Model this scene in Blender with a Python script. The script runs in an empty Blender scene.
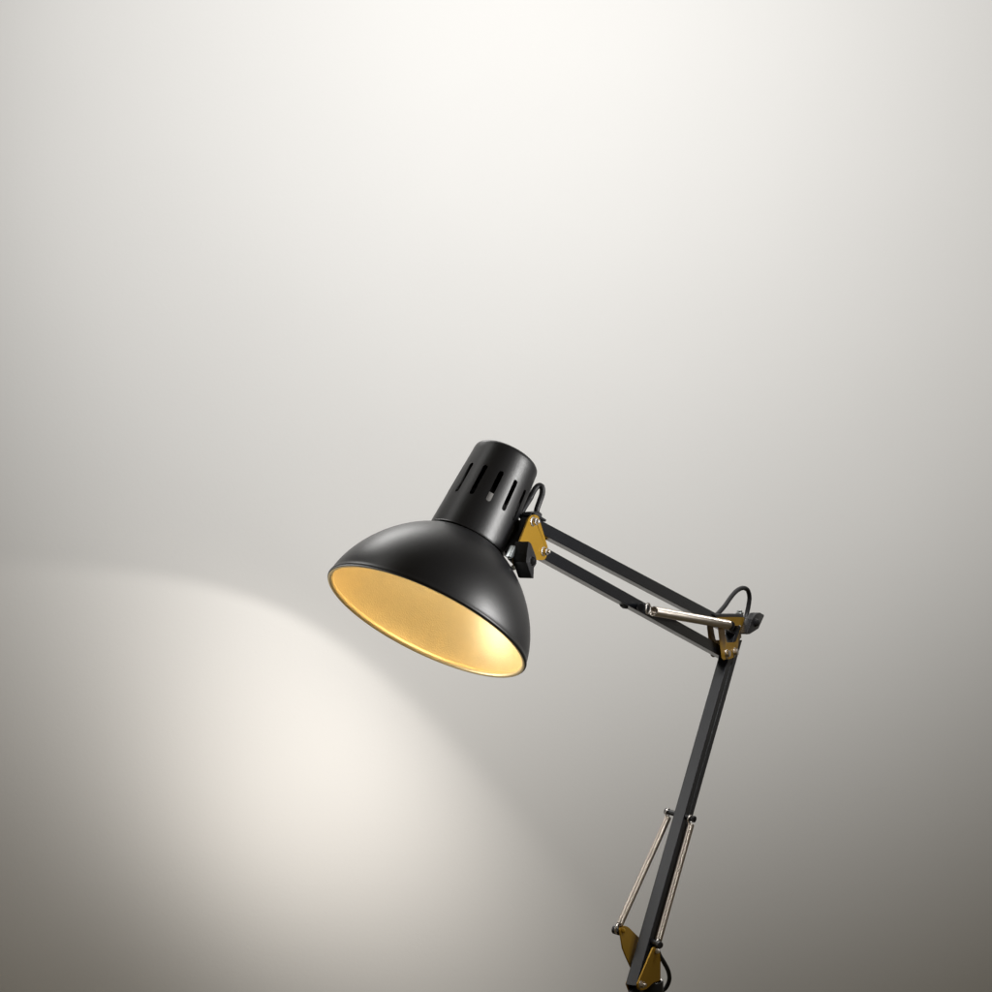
import bpy, bmesh, math, random
from mathutils import Vector, Matrix
random.seed(4)
scene = bpy.context.scene
COL = scene.collection

# ---------------------------------------------------------------- camera
D = 1.5                                   # camera to elbow of the lamp, metres
HALF = 0.3968
cam_d = bpy.data.cameras.new('camera')
cam = bpy.data.objects.new('camera', cam_d); COL.objects.link(cam)
cam.location = (0, -D, 0); cam.rotation_euler = (math.pi / 2, 0, 0)
cam_d.sensor_width = 36; cam_d.lens = 18 / (HALF / D)
cam_d.clip_start = 0.05; cam_d.clip_end = 50
scene.camera = cam

# ---------------------------------------------------------------- world and lamps
world = bpy.data.worlds.new('World'); scene.world = world; world.use_nodes = True
bg = world.node_tree.nodes['Background']
bg.inputs[0].default_value = (1.0, 0.75, 0.34, 1); bg.inputs[1].default_value = 0.046
scene.view_settings.view_transform = 'Standard'; scene.view_settings.look = 'None'
scene.view_settings.exposure = 0; scene.view_settings.gamma = 1
WALL_Y = 0.45
SW = 0.0008 * (D + WALL_Y) / D

def aim(o, d):
    o.rotation_euler = Vector(d).to_track_quat('-Z', 'Y').to_euler()

def spot(name, px, py, dist, axis, half, blend, watts, color, radius=0.0):
    l = bpy.data.lights.new(name, 'SPOT'); l.energy = watts; l.color = color
    l.spot_size = 2 * half; l.spot_blend = blend; l.shadow_soft_size = radius
    o = bpy.data.objects.new(name, l); COL.objects.link(o)
    o.location = ((px - 496) * SW, WALL_Y - dist * SW, (496 - py) * SW)
    aim(o, (axis[0], axis[2], -axis[1])); return o

def softbox(name, loc, target, sx, sy, watts, color=(1, 1, 1), spread=180):
    l = bpy.data.lights.new(name, 'AREA'); l.shape = 'RECTANGLE'; l.size = sx; l.size_y = sy
    l.energy = watts; l.color = color; l.spread = math.radians(spread)
    o = bpy.data.objects.new(name, l); COL.objects.link(o); o.location = loc
    aim(o, Vector(target) - Vector(loc)); return o

K = 52.5
spot('wall_light', 508.4, -28.9, 860.3, (0.0529, 0.0808, 0.8), 0.9482, 0.6853, 0.7208 * K, (1.0, 0.988, 0.962), 0.03)
spot('beam_helper', 337.7, 516.1, 172.5, (-0.2495, 0.512, -0.058), 1.1487, 0.13, 0.0121 * K, (1.0, 0.94, 0.855), 0.002)  # added free-standing spot shaping the beam on the wall; the bulb doesn't cast it
spot('beam_core_helper', 500.7, 629.6, 185.8, (-1.177, 1.1223, -0.6032), 1.4682, 0.7566, 0.0587 * K, (1.0, 0.935, 0.85))  # added unseen source behind the shade, brightens the middle of the beam
spot('beam_spill_helper', 278.1, 833.8, 242.8, (0.3169, -0.2926, 0.7945), 1.3062, 0.9247, 0.0191 * K, (1.0, 0.935, 0.85))  # added mid-air spot aimed at the wall, widens the beam's glow
softbox('softbox_right', (0.50, -0.49, 0.05), (0.02, -0.40, -0.03), 0.12, 0.30, 1.15, (1, 0.99, 0.97), 80)
softbox('softbox_left', (-0.46, -0.30, -0.13), (0.0, -0.37, -0.06), 0.34, 0.20, 0.36, (1, 0.99, 0.97), 80)
softbox('softbox_top', (-0.26, 0.38, 0.68), (0.0, -0.3, 0.0), 0.55, 0.2, 1.0, (1, 0.99, 0.97), 90)
softbox('softbox_top_left', (-0.40, -0.22, 0.50), (0.17, -0.12, -0.35), 0.36, 0.36, 0.10, (1, 0.99, 0.97), 40)
softbox('elbow_fill', (0.46, -0.32, 0.50), (0.18, -0.03, -0.2), 0.12, 0.2, 0.26, (1, 0.99, 0.97), 35)  # added fill outside the view, only brightens the brass around the elbow

# ---------------------------------------------------------------- helpers
def P(x, y=None, z=None): return Vector((x, y, z))
CAM = Vector((0, -D, 0)); KX = 0.0008 / D
def ray(px, py): return Vector(((px - 496) * KX, 1, (496 - py) * KX))
def at(px, py, y): return CAM + ray(px, py) * (D + y)
# the arm swings in one upright plane: N is its pivot direction, H its horizontal, pointing to the lamp head
N = Vector((0.8746, -0.4848, 0)); H = Vector((-0.4848, -0.8746, 0)); Z = Vector((0, 0, 1))
E0 = at(735, 640, 0)
def pl(px, py, off=0.0):
    """point of the plane parallel to the arm plane, off metres towards the near side"""
    d = ray(px, py); t = (off - N.dot(CAM - E0)) / N.dot(d)
    return CAM + d * t

def smooth(me, ang=35):
    for p in me.polygons: p.use_smooth = True
    me.set_sharp_from_angle(angle=math.radians(ang))

def make(name, bm, mat, parent=None, ang=35, label=None):
    bmesh.ops.recalc_face_normals(bm, faces=bm.faces)
    me = bpy.data.meshes.new(name); bm.to_mesh(me); bm.free()
    smooth(me, ang); me.materials.append(mat)
    o = bpy.data.objects.new(name, me); COL.objects.link(o)
    if parent:
        o.parent = parent
        o.matrix_parent_inverse = parent.matrix_world.inverted()
    if label: o['label'] = label
    return o

def add_prism(bm, pts, vec, bevel=0.0, seg=2):
    """closed polygon pts (3-D, roughly flat) given thickness vec"""
    b = bmesh.new()
    A = [b.verts.new(p) for p in pts]; B = [b.verts.new(p + vec) for p in pts]
    n = len(pts); b.faces.new(A); b.faces.new(B[::-1])
    for i in range(n):
        j = (i + 1) % n; b.faces.new((A[i], B[i], B[j], A[j]))
    bmesh.ops.recalc_face_normals(b, faces=b.faces)
    if bevel:
        bmesh.ops.bevel(b, geom=list(b.edges), offset=bevel, segments=seg, profile=0.6, affect='EDGES', clamp_overlap=True)
    merge(bm, b)

def merge(bm, b):
    me = bpy.data.meshes.new('tmp'); b.to_mesh(me); b.free(); bm.from_mesh(me); bpy.data.meshes.remove(me)

def frame(axis):
    a = axis.normalized(); u = a.cross(Vector((0.1, 0.23, 0.97)))
    if u.length < 0.1: u = a.cross(Vector((1, 0, 0)))
    u.normalize(); return a, u, a.cross(u)

def add_lathe(bm, prof, o, a, u, v, seg=48, close=False):
    rings = []
    for r, t in prof:
        if r < 1e-6: rings.append([bm.verts.new(o + a * t)])
        else: rings.append([bm.verts.new(o + a * t + u * (r * math.cos(k * 2 * math.pi / seg)) + v * (r * math.sin(k * 2 * math.pi / seg))) for k in range(seg)])
    L = len(rings)
    for i in range(L if close else L - 1):
        R, S = rings[i], rings[(i + 1) % L]
        for k in range(seg):
            j = (k + 1) % seg
            if len(R) == 1 and len(S) == 1: continue
            if len(R) == 1: bm.faces.new((R[0], S[j], S[k]))
            elif len(S) == 1: bm.faces.new((R[k], R[j], S[0]))
            else: bm.faces.new((R[k], R[j], S[j], S[k]))

def add_cyl(bm, p0, p1, r, seg=24, bev=None, r1=None):
    ax = p1 - p0; L = ax.length; a, u, v = frame(ax)
    if r1 is None: r1 = r
    b = r * 0.18 if bev is None else bev
    add_lathe(bm, [(0, 0), (r - b, 0), (r - b * .3, b * .3), (r, b), (r1, L - b), (r1 - b * .3, L - b * .3), (r1 - b, L), (0, L)], p0, a, u, v, seg)

def catmull(pts, n=10):
    out = []; q = [pts[0] * 2 - pts[1]] + list(pts) + [pts[-1] * 2 - pts[-2]]
    for i in range(1, len(q) - 2):
        for k in range(n):
            t = k / n; a, b, c, d = q[i - 1:i + 3]
            out.append(0.5 * ((2 * b) + (c - a) * t + (2 * a - 5 * b + 4 * c - d) * t * t + (3 * b - a - 3 * c + d) * t ** 3))
    out.append(pts[-1]); return out

def add_tube(bm, pts, r, seg=12, cap=True, flat=1.0):
    T = [(pts[min(i + 1, len(pts) - 1)] - pts[max(i - 1, 0)]).normalized() for i in range(len(pts))]
    _, u, _ = frame(T[0]); rings = []
    for p, t in zip(pts, T):
        u = (u - t * u.dot(t)).normalized(); v = t.cross(u)
        rings.append([bm.verts.new(p + u * (r * flat * math.cos(2 * math.pi * k / seg)) + v * (r * math.sin(2 * math.pi * k / seg))) for k in range(seg)])
    for R, S in zip(rings, rings[1:]):
        for k in range(seg): bm.faces.new((R[k], R[(k + 1) % seg], S[(k + 1) % seg], S[k]))
    if cap: bm.faces.new(rings[0][::-1]); bm.faces.new(rings[-1])

# ---------------------------------------------------------------- materials
def mat(name, col, rough, metal=0.0, spec=0.5, coat=0.0, bump=0.0, bscale=900, rvar=0.0, cvar=0.0, cscale=40):
    m = bpy.data.materials.new(name); m.use_nodes = True; nt = m.node_tree; b = nt.nodes['Principled BSDF']
    b.inputs['Base Color'].default_value = (*col, 1); b.inputs['Roughness'].default_value = rough
    b.inputs['Metallic'].default_value = metal; b.inputs['Specular IOR Level'].default_value = spec
    b.inputs['Coat Weight'].default_value = coat
    tc = nt.nodes.new('ShaderNodeTexCoord')
    def noise(sc, det=3):
        n = nt.nodes.new('ShaderNodeTexNoise'); n.inputs['Scale'].default_value = sc; n.inputs['Detail'].default_value = det
        nt.links.new(tc.outputs['Object'], n.inputs['Vector']); return n
    if bump:
        n = noise(bscale); bp = nt.nodes.new('ShaderNodeBump'); bp.inputs['Strength'].default_value = bump
        bp.inputs['Distance'].default_value = 0.0004
        nt.links.new(n.outputs['Fac'], bp.inputs['Height']); nt.links.new(bp.outputs['Normal'], b.inputs['Normal'])
    if rvar:
        n = noise(cscale); mr = nt.nodes.new('ShaderNodeMapRange')
        mr.inputs['To Min'].default_value = rough - rvar; mr.inputs['To Max'].default_value = rough + rvar
        nt.links.new(n.outputs['Fac'], mr.inputs['Value']); nt.links.new(mr.outputs['Result'], b.inputs['Roughness'])
    if cvar:
        n = noise(cscale * 1.7); mx = nt.nodes.new('ShaderNodeMix'); mx.data_type = 'RGBA'
        mx.inputs['A'].default_value = (*[c * (1 - cvar) for c in col], 1); mx.inputs['B'].default_value = (*[min(1, c * (1 + cvar)) for c in col], 1)
        nt.links.new(n.outputs['Fac'], mx.inputs['Factor']); nt.links.new(mx.outputs['Result'], b.inputs['Base Color'])
    return m
M_BLACK = mat('black_satin_paint', (0.009, 0.009, 0.010), 0.40, spec=0.5, bump=0.12, bscale=1500, rvar=0.03)
M_ARM = mat('black_arm_paint', (0.008, 0.009, 0.012), 0.24, spec=0.5, bump=0.06, bscale=1200, rvar=0.05)
M_TUBE = mat('black_tube_paint', (0.010, 0.011, 0.014), 0.42, spec=0.5, bump=0.06, bscale=1200)
M_PLASTIC = mat('black_plastic', (0.014, 0.014, 0.016), 0.35, spec=0.5, bump=0.1)
M_CABLE = mat('black_rubber_cable', (0.014, 0.014, 0.016), 0.5, spec=0.4)
M_GOLD = mat('brass_plate', (0.37, 0.205, 0.014), 0.42, metal=0.5, bump=0.15, bscale=1600, rvar=0.06, cvar=0.06)
M_LINING = mat('gold_lining_paint', (0.95, 0.76, 0.41), 0.36, metal=0.4, bump=0.4, bscale=1300, rvar=0.03, cvar=0.05, cscale=90)
M_STEEL = mat('steel', (0.80, 0.76, 0.72), 0.34, metal=1.0, rvar=0.05)
M_SPRING = mat('nickel_spring_wire', (0.74, 0.67, 0.60), 0.3, metal=1.0)
M_ZINC = mat('zinc_hardware', (0.62, 0.66, 0.67), 0.3, metal=1.0)
M_SOCKET = mat('black_socket_plastic', (0.008, 0.008, 0.008), 0.8, spec=0.15)
M_CERAMIC = mat('white_ceramic', (0.3, 0.29, 0.28), 0.6)
M_WALL = mat('matt_wall_paint', (0.8, 0.8, 0.8), 1.0, spec=0.0, bump=0.2, bscale=260, cvar=0.012, cscale=5)
M_BULB = mat('frosted_lit_bulb', (0.9, 0.85, 0.75), 0.4)
_b = M_BULB.node_tree.nodes['Principled BSDF']
_b.inputs['Emission Color'].default_value = (1.0, 0.92, 0.74, 1); _b.inputs['Emission Strength'].default_value = 12.0

# ---------------------------------------------------------------- wall
bm = bmesh.new()
add_prism(bm, [P(-3, WALL_Y, -2.4), P(3, WALL_Y, -2.4), P(3, WALL_Y, 2.4), P(-3, WALL_Y, 2.4)], P(0, 0.1, 0))
wall = make('wall', bm, M_WALL); wall['kind'] = 'structure'

# ---------------------------------------------------------------- the lamp
base_pt = pl(648, 1060)
lamp = bpy.data.objects.new('desk_lamp', None); COL.objects.link(lamp)
lamp.location = base_pt; lamp.empty_display_size = 0.05
lamp['label'] = 'black swing arm desk lamp with gold lined dome shade and brass coloured joints'
lamp['category'] = 'desk lamp'
bpy.context.view_layer.update()

# head frame
HEAD = pl(530, 540)
yh = HEAD.y
sh = 0.0008 * (D + yh) / D                 # metres per photo pixel at the head
A = Vector((math.sin(0.457) * 0.9306, 0.366, math.cos(0.457) * 0.9306)).normalized()          # from the rim up through the cap
RR = Vector((math.cos(0.457), 0, -math.sin(0.457))); RR = (RR - A * RR.dot(A)).normalized()
F = RR.cross(A).normalized()
if F.y > 0: F = -F
y0 = -0.3368
sr = 0.0008 * (D + y0) / D
R0 = at(426.2, 622.0, y0)

def dome(t): return 108.7 * (1 - (t / 104.5) ** 1.616) ** (1 / 1.861)
prof = [(dome(t), t) for t in [2.5, 5, 8, 12, 16, 20, 25, 30, 36, 42, 48, 54, 60, 66, 72, 77, 81, 85, 88, 91, 94, 96.5]]
outer = [(105.6, -0.2), (106.6, -1.1), (107.8, -1.5), (108.9, -1.1), (109.6, 0.0), (109.5, 1.2), (108.9, 2.1)] + prof[1:]
inner_shell = [(r - 1.0, t - 0.6) for r, t in reversed(prof[1:])]
bm = bmesh.new()
add_lathe(bm, [(r * sr, t * sr) for r, t in outer + inner_shell + [(106.2, 1.5)]], R0, A, RR, F, 160, close=True)
shade = make('shade', bm, M_BLACK, lamp, 60)
lin = [(108.3, -1.7), (107.2, -2.0), (106.0, -1.6), (105.0, -0.5), (104.4, 1.0), (104.5, 3)] + [(r - 2.4, t - 1.0) for r, t in prof[1:]] + [(0, 96)]
lin2 = [(0, 96.4)] + [(r - 1.5, t - 0.8) for r, t in reversed(prof[1:])] + [(107.0, 0.5), (108.4, -0.9)]
bm = bmesh.new()
add_lathe(bm, [(r * sr, t * sr) for r, t in lin + lin2], R0, A, RR, F, 160)
make('lining', bm, M_LINING, shade, 60, 'gold painted inside of the shade')

# cap with thirteen vent slots
T0, T1 = 94.8, 199.2
def capr(t): return 41.5 + (35.2 - 41.5) * (t - T0) / (T1 - T0)
SEG = 13 * 22
W0, W1 = 130.5, 167.3                      # slot ends
hw = 2.6                                    # slot half width in px
phis = [math.radians(2.5 + 360 / 13 * k) for k in range(13)]
def slot_rows():
    """angular offset of a slot's edge at height t; the slot boundary is followed by the grid itself"""
    c0, c1 = W0 + hw, W1 - hw
    ts = [W0, W0 + .35, W0 + .9, W0 + 1.4, c0] + [c0 + (c1 - c0) * k / 8 for k in range(1, 8)] + [c1, W1 - 1.4, W1 - .9, W1 - .35, W1]
    out = []
    for t in ts:
        e = max(0, c0 - t, t - c1); out.append((t, math.sqrt(max(0, hw * hw - e * e))))
    return out
rows = slot_rows()
def cap_grid(bm, dr, top_bevel):
    rings = []; below = [T0, 101, 108, 115, 122, 127]; above = [170, 177, 183, 189, 194.0]
    allr = [(t, 0.0, 0) for t in below] + [(t, w, 1) for t, w in rows] + [(t, 0.0, 0) for t in above]
    def angs(w, r):
        # per sector: centre line at 0, slot edges at +-w ; six stations each side
        e = max(w, 0.0) / r; half = math.pi / 13; st = []
        base = hw / r
        for k in range(-6, 7):
            if k == 0: st.append(0.0)
            elif abs(k) == 1: st.append(math.copysign(e, k))
            else: st.append(math.copysign(base + (half - base) * (abs(k) - 1) / 5, k))
        return st[:-1]
    for t, w, fl in allr:
        r = capr(t) + dr; ww = w if fl else hw * 0.0
        ring = []
        for ph in phis:
            for a in angs(ww if fl else hw, r):
                an = ph + a
                ring.append(bm.verts.new(R0 + A * (t * sr) + (F * math.cos(an) + RR * math.sin(an)) * (r * sr)))
        rings.append(ring)
    n = len(rings[0]); nb = len(below); nr = len(rows)
    edges = []
    for i in range(len(rings) - 1):
        inslot = nb <= i < nb + nr - 1
        for k in range(n):
            s = k % 12
            if inslot and s in (5, 6): continue
            q = [rings[i][k], rings[i][(k + 1) % n], rings[i + 1][(k + 1) % n], rings[i + 1][k]]
            bm.faces.new(q)
    return rings, nb, nr, n
bm = bmesh.new()
ro, nb, nr, n = cap_grid(bm, 0.0, 0); ri, _, _, _ = cap_grid(bm, -1.6, 0)
for i in range(nb, nb + nr - 1):            # slot walls
    for k in range(n):
        if k % 12 == 5: bm.faces.new((ro[i][k], ro[i + 1][k], ri[i + 1][k], ri[i][k]))
        if k % 12 == 6:
            j = (k + 1) % n; bm.faces.new((ro[i][j], ri[i][j], ri[i + 1][j], ro[i + 1][j]))
for k in range(n):                          # bottom lip
    j = (k + 1) % n; bm.faces.new((ro[0][k], ri[0][k], ri[0][j], ro[0][j]))
def capring(r, t):
    return [bm.verts.new(R0 + A * (t * sr) + (F * math.cos(ph + a) + RR * math.sin(ph + a)) * (r * sr)) for ph in phis for a in [(-math.pi / 13) + k * (2 * math.pi / 13) / 12 for k in range(12)]]
# rounded shoulder and flat end
last = ro[-1]
# match the uneven stations of the wall rings
def ringlike(r, t):
    out = []
    for v in ro[-1]:
        d = v.co - R0; d = d - A * d.dot(A); d.normalize(); out.append(bm.verts.new(R0 + A * (t * sr) + d * (r * sr)))
    return out
rt = capr(194.0)
for r, t in [(rt - .35, 195.5), (rt - 1.0, 196.8), (rt - 1.9, 197.9), (rt - 3.1, 198.7), (rt - 4.6, 199.2), (rt - 8, 199.7), (rt - 16, 200.0), (3, 200.2)]:
    cur = ringlike(r, t)
    for k in range(n):
        j = (k + 1) % n; bm.faces.new((last[k], last[j], cur[j], cur[k]))
    last = cur
bm.faces.new(last)
bmesh.ops.remove_doubles(bm, verts=bm.verts, dist=1e-6)
cap = make('cap', bm, M_BLACK, lamp, 40)
# seam ring under the cap
bm = bmesh.new()
add_lathe(bm, [(x * sr, t * sr) for x, t in [(38, 93.2), (42.0, 93.8), (42.6, 94.6), (42.2, 95.6), (40.8, 96.2), (38, 96.2)]], R0, A, RR, F, 120, close=True)
make('seam_ring', bm, M_BLACK, cap, 60)
# socket and bulb inside
bm = bmesh.new()
add_lathe(bm, [(x * sr, t * sr) for x, t in [(0, 101), (17, 101), (19, 103), (19, 139), (22, 141), (22, 146), (15, 150), (15, 166), (0, 168)]], R0, A, RR, F, 48)
socket = make('socket', bm, M_SOCKET, lamp, 35)
bm = bmesh.new()
blk = [R0 + A * (t * sr) + (F * math.cos(math.radians(f)) + RR * math.sin(math.radians(f))) * (23 * sr) for f, t in [(-3, 131), (12, 131), (12, 147), (-3, 147)]]
add_prism(bm, blk, -F * 5 * sr, 0.8 * sr)
make('terminal_block', bm, M_CERAMIC, socket, 35)
bm = bmesh.new()
add_lathe(bm, [(x * sr, t * sr) for x, t in [(0, 46), (6, 46.6), (12, 49), (17, 53), (20, 58.5), (21, 65), (20, 72), (17, 80), (14, 88), (12.5, 100.5), (0, 100.8)]], R0, A, RR, F, 48)
make('light_bulb', bm, M_BULB, lamp, 60)

# ---------------------------------------------------------------- head joint
u = 0.00065                                # metres per photo pixel near the head
def screw(parent, c, r, length, name='bolt', stud=True, mat_=None):
    b = bmesh.new(); a_, u_, v_ = frame(N)
    add_cyl(b, c - N * length * .2, c + N * length * 0.12, r * 1.25, 24)          # washer
    hexp = [c + N * length * .12 + (u_ * math.cos(k * math.pi / 3 + .4) + v_ * math.sin(k * math.pi / 3 + .4)) * r for k in range(6)]
    add_prism(b, hexp, N * length * .55, r * .14, 2)
    if stud: add_cyl(b, c + N * length * .6, c + N * length * 1.05, r * .5, 16)
    return make(name, b, mat_ or M_STEEL, parent, 30)

# black yoke between the cap and the brass plate
bm = bmesh.new()
add_prism(bm, [pl(x, y, -5 * u) for x, y in [(523.5, 512), (531, 511), (534.5, 514), (533, 524), (523, 548), (519, 560), (514, 566), (508, 560), (504, 551), (511, 539)]], N * 9 * u, 1.0 * u)
yoke = make('yoke', bm, M_PLASTIC, lamp)
# strap that screws the yoke onto the cap
c_ax = lambda t, r, ph: R0 + A * (t * sr) + (F * math.cos(ph) + RR * math.sin(ph)) * (r * sr)
bm = bmesh.new()
ph0 = math.radians(92)
q = [c_ax(103, 41.3, ph0 - .22), c_ax(103, 41.3, ph0 + .22), c_ax(140, 38.6, ph0 + .2), c_ax(140, 38.6, ph0 - .2)]
add_prism(bm, q, RR * 3.2 * sr, 0.7 * sr)
make('clasp', bm, M_PLASTIC, yoke)
# zinc wing nut and little bolt at the yoke foot
bm = bmesh.new()
add_prism(bm, [pl(x, y, 6 * u) for x, y in [(510, 545.5), (516.5, 546), (515.5, 550), (511.5, 555), (507.5, 558.3), (505, 556.5), (507.5, 551)]], N * 5 * u, 0.8 * u)
add_cyl(bm, pl(512, 551, -4 * u), pl(512, 551, 9 * u), 2.4 * u)
make('wing_nut', bm, M_ZINC, yoke)
bm = bmesh.new()
add_cyl(bm, pl(513.5, 567.5, -1 * u), pl(513.5, 567.5, 8 * u), 2.6 * u)
add_cyl(bm, pl(513.5, 567.5, 8 * u), pl(513.5, 567.5, 13 * u), 1.6 * u)
make('bolt', bm, M_ZINC, yoke)

def arc_poly(pts):
    """closed polygon with rounded corners; pts are (x, y, radius) in photo pixels"""
    out = []; n = len(pts)
    for i in range(n):
        x, y, r = pts[i]; p = Vector((x, y)); a = Vector(pts[i - 1][:2]) - p; b = Vector(pts[(i + 1) % n][:2]) - p
        if r <= 0: out.append((x, y)); continue
        a.normalize(); b.normalize(); s = p + a * r; e = p + b * r
        for k in range(7):
            t = k / 6; q_ = s * (1 - t) ** 2 + p * 2 * t * (1 - t) + e * t * t; out.append((q_.x, q_.y))
    return out
plate_outline = arc_poly([(528.2, 515.5, 4), (536.2, 514.0, 5), (546.8, 549, 4.5), (544, 560.2, 4.5), (530, 560, 0), (520, 563, 3), (513.3, 567, 3), (511.8, 560, 3), (516.5, 546, 0)])
bm = bmesh.new(); add_prism(bm, [pl(x, y, 8.0 * u) for x, y in plate_outline], N * 1.8 * u, 0)
hp = make('head_plate', bm, M_GOLD, lamp)
screw(hp, pl(532.8, 521.6, 10 * u), 4.0 * u, 7 * u)
screw(hp, pl(543.4, 551.4, 10 * u), 4.0 * u, 7 * u)
bm = bmesh.new(); add_prism(bm, [pl(x, y, -9.8 * u) for x, y in plate_outline], N * 1.8 * u, 0)
make('head_plate', bm, M_GOLD, lamp)

def knob(face, off, depth, hub, hubr, k):
    b = bmesh.new()
    add_prism(b, [pl(x, y, off) for x, y in face], -N * depth, 1.0 * k, 3)
    add_cyl(b, pl(hub[0], hub[1], off - depth * .9), pl(hub[0], hub[1], off + 0.4 * k), hubr, 28)
    add_cyl(b, pl(hub[0], hub[1], off - depth * 1.9), pl(hub[0], hub[1], off - depth * .85), hubr * .9, 24)
    o = make('knob', b, M_PLASTIC, lamp, 16)
    b = bmesh.new(); add_cyl(b, pl(hub[0], hub[1], off), pl(hub[0], hub[1], off + 1.2 * k), hubr * .62, 24)
    make('knob_insert', b, M_PLASTIC, o)
    return o
knob([(529, 541.3), (531.4, 543.3), (536.6, 557.5), (536.8, 564), (534.2, 568), (533.8, 578.6), (532.0, 578), (526.4, 562), (527.0, 554)], 24 * u, 15 * u, (531.8, 561), 4.6 * u, u)

# ---------------------------------------------------------------- upper arm: two square bars
def bar(name, a0, a1, w0, w1, half, parent=lamp):
    """bar between photo points a0, a1 (near face); w = vertical face heights in px"""
    b = bmesh.new()
    pts = [pl(a0[0], a0[1] - w0 / 2, half), pl(a1[0], a1[1] - w1 / 2, half), pl(a1[0], a1[1] + w1 / 2, half), pl(a0[0], a0[1] + w0 / 2, half)]
    add_prism(b, pts, -N * 2 * half + Z * 0.0010, 0.0005, 2)
    return make(name, b, M_ARM, parent, 12)
HB = 0.0042
bar('upper_arm_bar', (531.5, 521.8), (741.5, 632.6), 13.2, 12.0, HB)
bar('upper_arm_bar', (541.5, 551.4), (733.0, 657.5), 13.2, 11.2, HB)
# black end strap on top of the upper bar
bm = bmesh.new(); add_prism(bm, [pl(x, y, HB + .0006) for x, y in [(534.5, 513.2), (537.5, 513.8), (546.5, 519.5), (546.0, 521.8), (535, 516)]], -N * (2 * HB + .0012), 0.0003, 1)
make('end_strap', bm, M_PLASTIC, lamp)

# ---------------------------------------------------------------- elbow
v_ = 0.0008
def holed_plate(name, outl, hole, off, thick, parent=lamp):
    """plate with one opening: quad strip between equal-count outline and hole loops"""
    b = bmesh.new()
    n = len(outl); loops = []
    for o_ in (off, off + thick):
        loops.append(([b.verts.new(pl(x, y, o_)) for x, y in outl], [b.verts.new(pl(x, y, o_)) for x, y in hole]))
    for i in range(n):
        j = (i + 1) % n
        for O, Hh in loops: b.faces.new((O[i], O[j], Hh[j], Hh[i]))
        b.faces.new((loops[0][0][i], loops[1][0][i], loops[1][0][j], loops[0][0][j]))
        b.faces.new((loops[0][1][i], loops[0][1][j], loops[1][1][j], loops[1][1][i]))
    return make(name, b, M_GOLD, parent, 30)
EO = [(717.2, 617.4), (724, 617.2), (733, 617.1), (743.6, 617.2), (744.6, 618.4), (741.9, 632), (738.2, 646), (736.2, 654.5), (734.2, 657.4), (728.5, 659.2), (723.5, 659.8), (721.6, 658), (719.8, 645), (718.0, 630)]
EH = [(724.4, 626.8), (727, 626.5), (733, 626.0), (740.2, 625.4), (740.9, 626.2), (739.6, 631), (737.4, 637.5), (735.9, 641.4), (734.6, 642.2), (730.6, 642.4), (727.6, 642.6), (726.6, 641.8), (725.4, 636), (724.4, 630)]
e1 = holed_plate('elbow_plate', EO, EH, 7.4 * v_, 1.6 * v_)
rear_shift = -9.5
def sh_(L, dx, dy): return [(x + dx, y + dy) for x, y in L]
e2 = holed_plate('elbow_plate', sh_(EO, -11.0, -2.5), sh_(EH, -11.0, -2.5), -9.0 * v_, 1.6 * v_)
screw(e1, pl(726.6, 653.6, 9 * v_), 3.6 * v_, 5 * v_, 'bolt', False)
screw(e1, pl(734.6, 652.0, 9 * v_), 3.6 * v_, 5 * v_, 'bolt', False)
# cross block, its top bolt
bm = bmesh.new()
add_prism(bm, [pl(x, y, 7.2 * v_) for x, y in [(714, 614.2), (743.5, 613.6), (744, 617.8), (741, 621.5), (719, 621.5)]], -N * 14.4 * v_, 0.8 * v_)
eb = make('elbow_block', bm, M_PLASTIC, lamp)
bm = bmesh.new(); c = pl(739.5, 614.5, 3 * v_)
add_cyl(bm, c, c + Z * 2.2 * v_, 4.2 * v_); add_cyl(bm, c + Z * 2 * v_, c + Z * 4.2 * v_, 2.9 * v_)
make('bolt', bm, M_ZINC, eb)
knob([(747.6, 634.4), (746.9, 633.4), (752.4, 618.9), (757.0, 613.2), (760.5, 612.5), (764.4, 614.8), (764.2, 616.5), (758.6, 628.8), (754.5, 631.4), (750, 634.2)], 19 * v_, 8.0 * v_, (755.3, 622.5), 4.2 * v_, v_)

# ---------------------------------------------------------------- lower arm: two tubes side by side in the arm plane
TH = 0.0043
def lower_edge(py, side):
    t = (py - 676.3) / (985 - 676.3)
    L = 713.8 + (628.0 - 713.8) * t         # outer left corner (far -N face of the front tube)
    return L
def tube_part(name, xa, xb, wa, wb, ya, yb):
    """near face between py ya (top) and yb; x and width in px of the near face"""
    b = bmesh.new()
    pts = [pl(xa, ya, TH), pl(xa + wa, ya + .0, TH), pl(xb + wb, yb, TH), pl(xb, yb, TH)]
    add_prism(b, pts, -N * 2 * TH, 0.0004, 2)
    return make(name, b, M_TUBE, lamp, 12)
# near-face x positions: front tube starts at the grey/black corner
def cx(py): return 723.4 + (636.6 - 723.4) * (py - 676.3) / (985 - 676.3)
tube_part('lower_arm_tube', cx(628), cx(986), 4.2, 4.3, 628, 986)
tube_part('lower_arm_tube', cx(640) + 4.7, cx(1010) + 4.8, 4.0, 4.1, 640, 1010)

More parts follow.
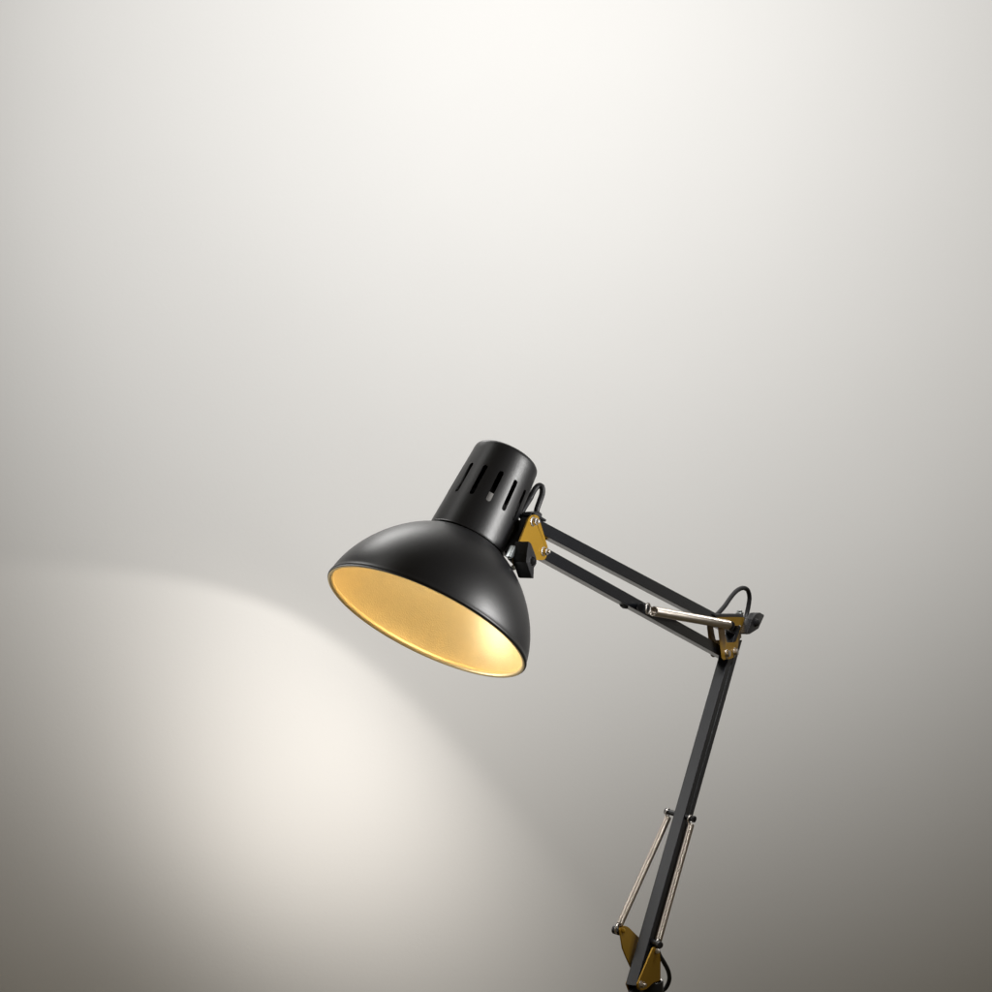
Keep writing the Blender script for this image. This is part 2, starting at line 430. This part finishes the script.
# ---------------------------------------------------------------- springs
def spring(a, b_, r, wire, pitch, parent=lamp, hookdir=None):
    ax = b_ - a; L = ax.length; t, u_, w_ = frame(ax); turns = L / pitch; m = int(turns * 20); b = bmesh.new()
    pts = [a + t * (L * k / m) + (u_ * math.cos(2 * math.pi * turns * k / m) + w_ * math.sin(2 * math.pi * turns * k / m)) * (r - wire) for k in range(m + 1)]
    add_tube(b, pts, wire, 8)
    o = make('spring', b, M_SPRING, parent, 80); return o
def ring(parent, c, axis, R, r, name='hook'):
    t, u_, w_ = frame(axis); b = bmesh.new()
    add_lathe(b, [((R + r * math.cos(q)), r * math.sin(q)) for q in [k * math.pi / 4 for k in range(8)]], c, t, u_, w_, 32, close=True)
    return make(name, b, M_STEEL, parent, 80)
def pin(parent, p0, p1, r, name='pin', groove=True):
    b = bmesh.new(); add_cyl(b, p0, p1, r, 24)
    d = (p1 - p0).normalized()
    if groove: add_cyl(b, p1 - d * r * .9, p1, r * 1.18, 24)
    return make(name, b, M_PLASTIC, parent, 35)

# elbow spring, from a pin on the lower bar to a pin on the elbow plate
g = 0.0007
sa = pl(653.5, 611.2, 13.5 * v_); sb = pl(728.0, 624.6, 15 * v_)
s1 = spring(sa, sb, 4.5 * v_, 0.64 * v_, 1.42 * v_)
pin(lamp, pl(641.5, 607.4, 2 * v_), pl(641.5, 607.4, 19.0 * v_), 3.3 * v_)
ring(s1, pl(648.0, 608.4, 13.0 * v_), N, 4.6 * v_, 0.75 * v_)
pin(lamp, pl(721.0, 624.5, 2 * v_), pl(731.6, 625.6, 18.5 * v_), 3.6 * v_)
ring(s1, pl(728.6, 625.2, 15.0 * v_), N, 4.2 * v_, 0.6 * v_)
# small fixing under the lower bar
bm = bmesh.new(); add_prism(bm, [pl(x, y, 1.5 * v_) for x, y in [(622, 604.0), (628.5, 607.2), (627.6, 609.0), (625.5, 608.6), (623.2, 606.6)]], -N * 3 * v_, 0.4 * v_)
make('bar_clip', bm, M_PLASTIC, lamp)

# pins through the lower arm with a spring either side
w = 0.00073
def seg_pin(pa, pb, r, name='pin'):
    b = bmesh.new(); add_cyl(b, pa, pb, r, 24); d = (pb - pa).normalized()
    add_cyl(b, pb - d * r * 1.2, pb, r * 1.2, 24); add_cyl(b, pa, pa + d * r * 1.2, r * 1.2, 24)
    return make(name, b, M_PLASTIC, lamp, 35)
pl_a = pl(665.5, 811.0, -18.5 * w); pl_b = pl(695.0, 819.5, 17.0 * w)
seg_pin(pl_a, pl_b, 2.8 * w)
cN = (pl_b - pl_a).normalized()
lt = pl(668.0, 817.5, -15.5 * w); lb_ = pl(619.6, 925.0, -19 * w)
rt_ = pl(691.0, 824.5, 13.5 * w); rb = pl(658.6, 940.0, 13.5 * w)
s2 = spring(lt, lb_, 3.5 * w, 0.62 * w, 1.42 * w)
ring(s2, pl(667.8, 812.5, -15.5 * w), cN, 4.0 * w, 0.75 * w)
ring(s2, pl(618.0, 928.6, -20 * w), cN, 4.6 * w, 0.85 * w)
s3 = spring(rt_, rb, 3.5 * w, 0.62 * w, 1.42 * w)
ring(s3, pl(690.0, 819.4, 13.5 * w), cN, 4.0 * w, 0.75 * w)
ring(s3, pl(658.4, 943.0, 13.5 * w), cN, 4.4 * w, 0.85 * w)

# ---------------------------------------------------------------- base joint
w = 0.00071
def slant_plate(outl, offf, thick, sign):
    b = bmesh.new(); add_prism(b, [pl(x, y, offf(y)) for x, y in outl], N * sign * thick, 0.3 * w, 1)
    return make('base_plate', b, M_GOLD, lamp, 30)
left_out = arc_poly([(618.3, 927.6, 2.5), (622.5, 925.2, 2.5), (627.0, 926.8, 2), (646.0, 945.5, 2), (650, 972, 0), (641, 992, 3), (630, 996, 3), (625.2, 983.5, 1.5), (631.2, 970.3, 0), (624.5, 955.5, 0), (621.6, 948, 0)])
p1_ = slant_plate(left_out, lambda y: (-7.5 - 11.5 * max(0, (985 - y) / 58.0)) * w, 1.5 * w, 1)
right_out = arc_poly([(652.2, 946.8, 2), (657.5, 948.0, 3), (659.2, 956, 0), (659.2, 980, 1.5), (652, 982.5, 0), (644.8, 989.2, 2), (638.0, 990.6, 3), (635.6, 985.6, 3)])
p2_ = slant_plate(right_out, lambda y: (6.8 + 6.5 * max(0, (987 - y) / 40.0)) * w, 1.5 * w, 1)
bm = bmesh.new(); add_cyl(bm, pl(623.3, 930.6, -18 * w), pl(623.3, 930.6, -14.5 * w), 2.4 * w, 20, 1.0 * w); make('rivet', bm, M_GOLD, p1_, 40)
screw(p2_, pl(640.6, 984.4, 9.2 * w), 3.2 * w, 6 * w, 'bolt', True)
seg_pin(pl(613.8, 929.0, -27 * w), pl(621.0, 931.2, -18.4 * w), 3.9 * w)
bm = bmesh.new(); add_cyl(bm, pl(649.2, 941.0, 2.0 * w), pl(660.5, 945.3, 19 * w), 3.6 * w); o = make('pin', bm, M_PLASTIC, lamp, 35)
ring(o, pl(649.0, 940.9, 2.5 * w), cN, 4.0 * w, 0.8 * w, 'washer')
bm = bmesh.new(); add_cyl(bm, pl(655.6, 950.5, 11 * w), pl(657.6, 951.2, 17 * w), 2.6 * w); make('bolt', bm, M_STEEL, o, 40)

# post that the arm stands in, and its clamp below the picture
pc = pl(651, 985, -1.0 * w)
_, u_, v2 = frame(Z)
bm = bmesh.new()
zb = pc.z - 75 * w
add_lathe(bm, [(0, zb - pc.z), (12 * w, zb - pc.z), (12 * w, -8 * w), (12.6 * w, -6 * w), (12.6 * w, 4 * w), (11.8 * w, 5 * w), (10.6 * w, 4.4 * w), (10.4 * w, -6 * w), (0, -6 * w)], pc, Z, u_, v2, 40)
post = make('post', bm, M_PLASTIC, lamp, 35)
bm = bmesh.new()
add_prism(bm, [pc + Vector((x * w, y * w, zb - pc.z)) for x, y in [(-45, -32), (45, -32), (45, 32), (-45, 32)]], Vector((0, 0, -10 * w)), 2 * w)
add_prism(bm, [pc + Vector((x * w, 32 * w, zb - pc.z + z * w)) for x, z in [(-45, -2), (45, -2), (45, -90), (-45, -90)]], Vector((0, -9 * w, 0)), 2 * w)
make('clamp', bm, M_PLASTIC, lamp, 35)

# ---------------------------------------------------------------- cable pieces
def cable(pts, r, flat=1.0, nm='cable'):
    b = bmesh.new(); add_tube(b, catmull(pts, 10), r, 14, True, flat)
    return make(nm, b, M_CABLE, lamp, 80)
cable([pl(*q) for q in [(519, 516, -9 * u), (527.5, 502.5, -9 * u), (530.6, 497.5, -8.5 * u), (534, 490.5, -6 * u), (538.5, 485.8, -3 * u), (542, 487.2, 0), (542.2, 493.5, 1 * u), (539.6, 501.5, 1 * u), (537.0, 509, 0), (535.6, 517, 0)]], 2.9 * u)
cable([pl(*q) for q in [(714, 617, 0), (718.6, 612.8, 0), (725, 605.6, 0), (731, 597.0, 0), (737, 590.6, 0), (743, 588.0, 1 * v_), (747.6, 590.2, 2 * v_), (749.4, 597.0, 2 * v_), (748.6, 605, 1 * v_), (746.8, 614, 0), (745, 620, 0)]], 2.3 * v_)
cable([pl(*q) for q in [(656.5, 946, 9 * w), (659.5, 955, 12 * w), (664, 962.5, 12 * w), (668.2, 971, 11 * w), (669.3, 979.5, 8 * w), (666, 987.5, 4 * w), (660, 993, 0), (655, 1002, 0)]], 2.3 * w)
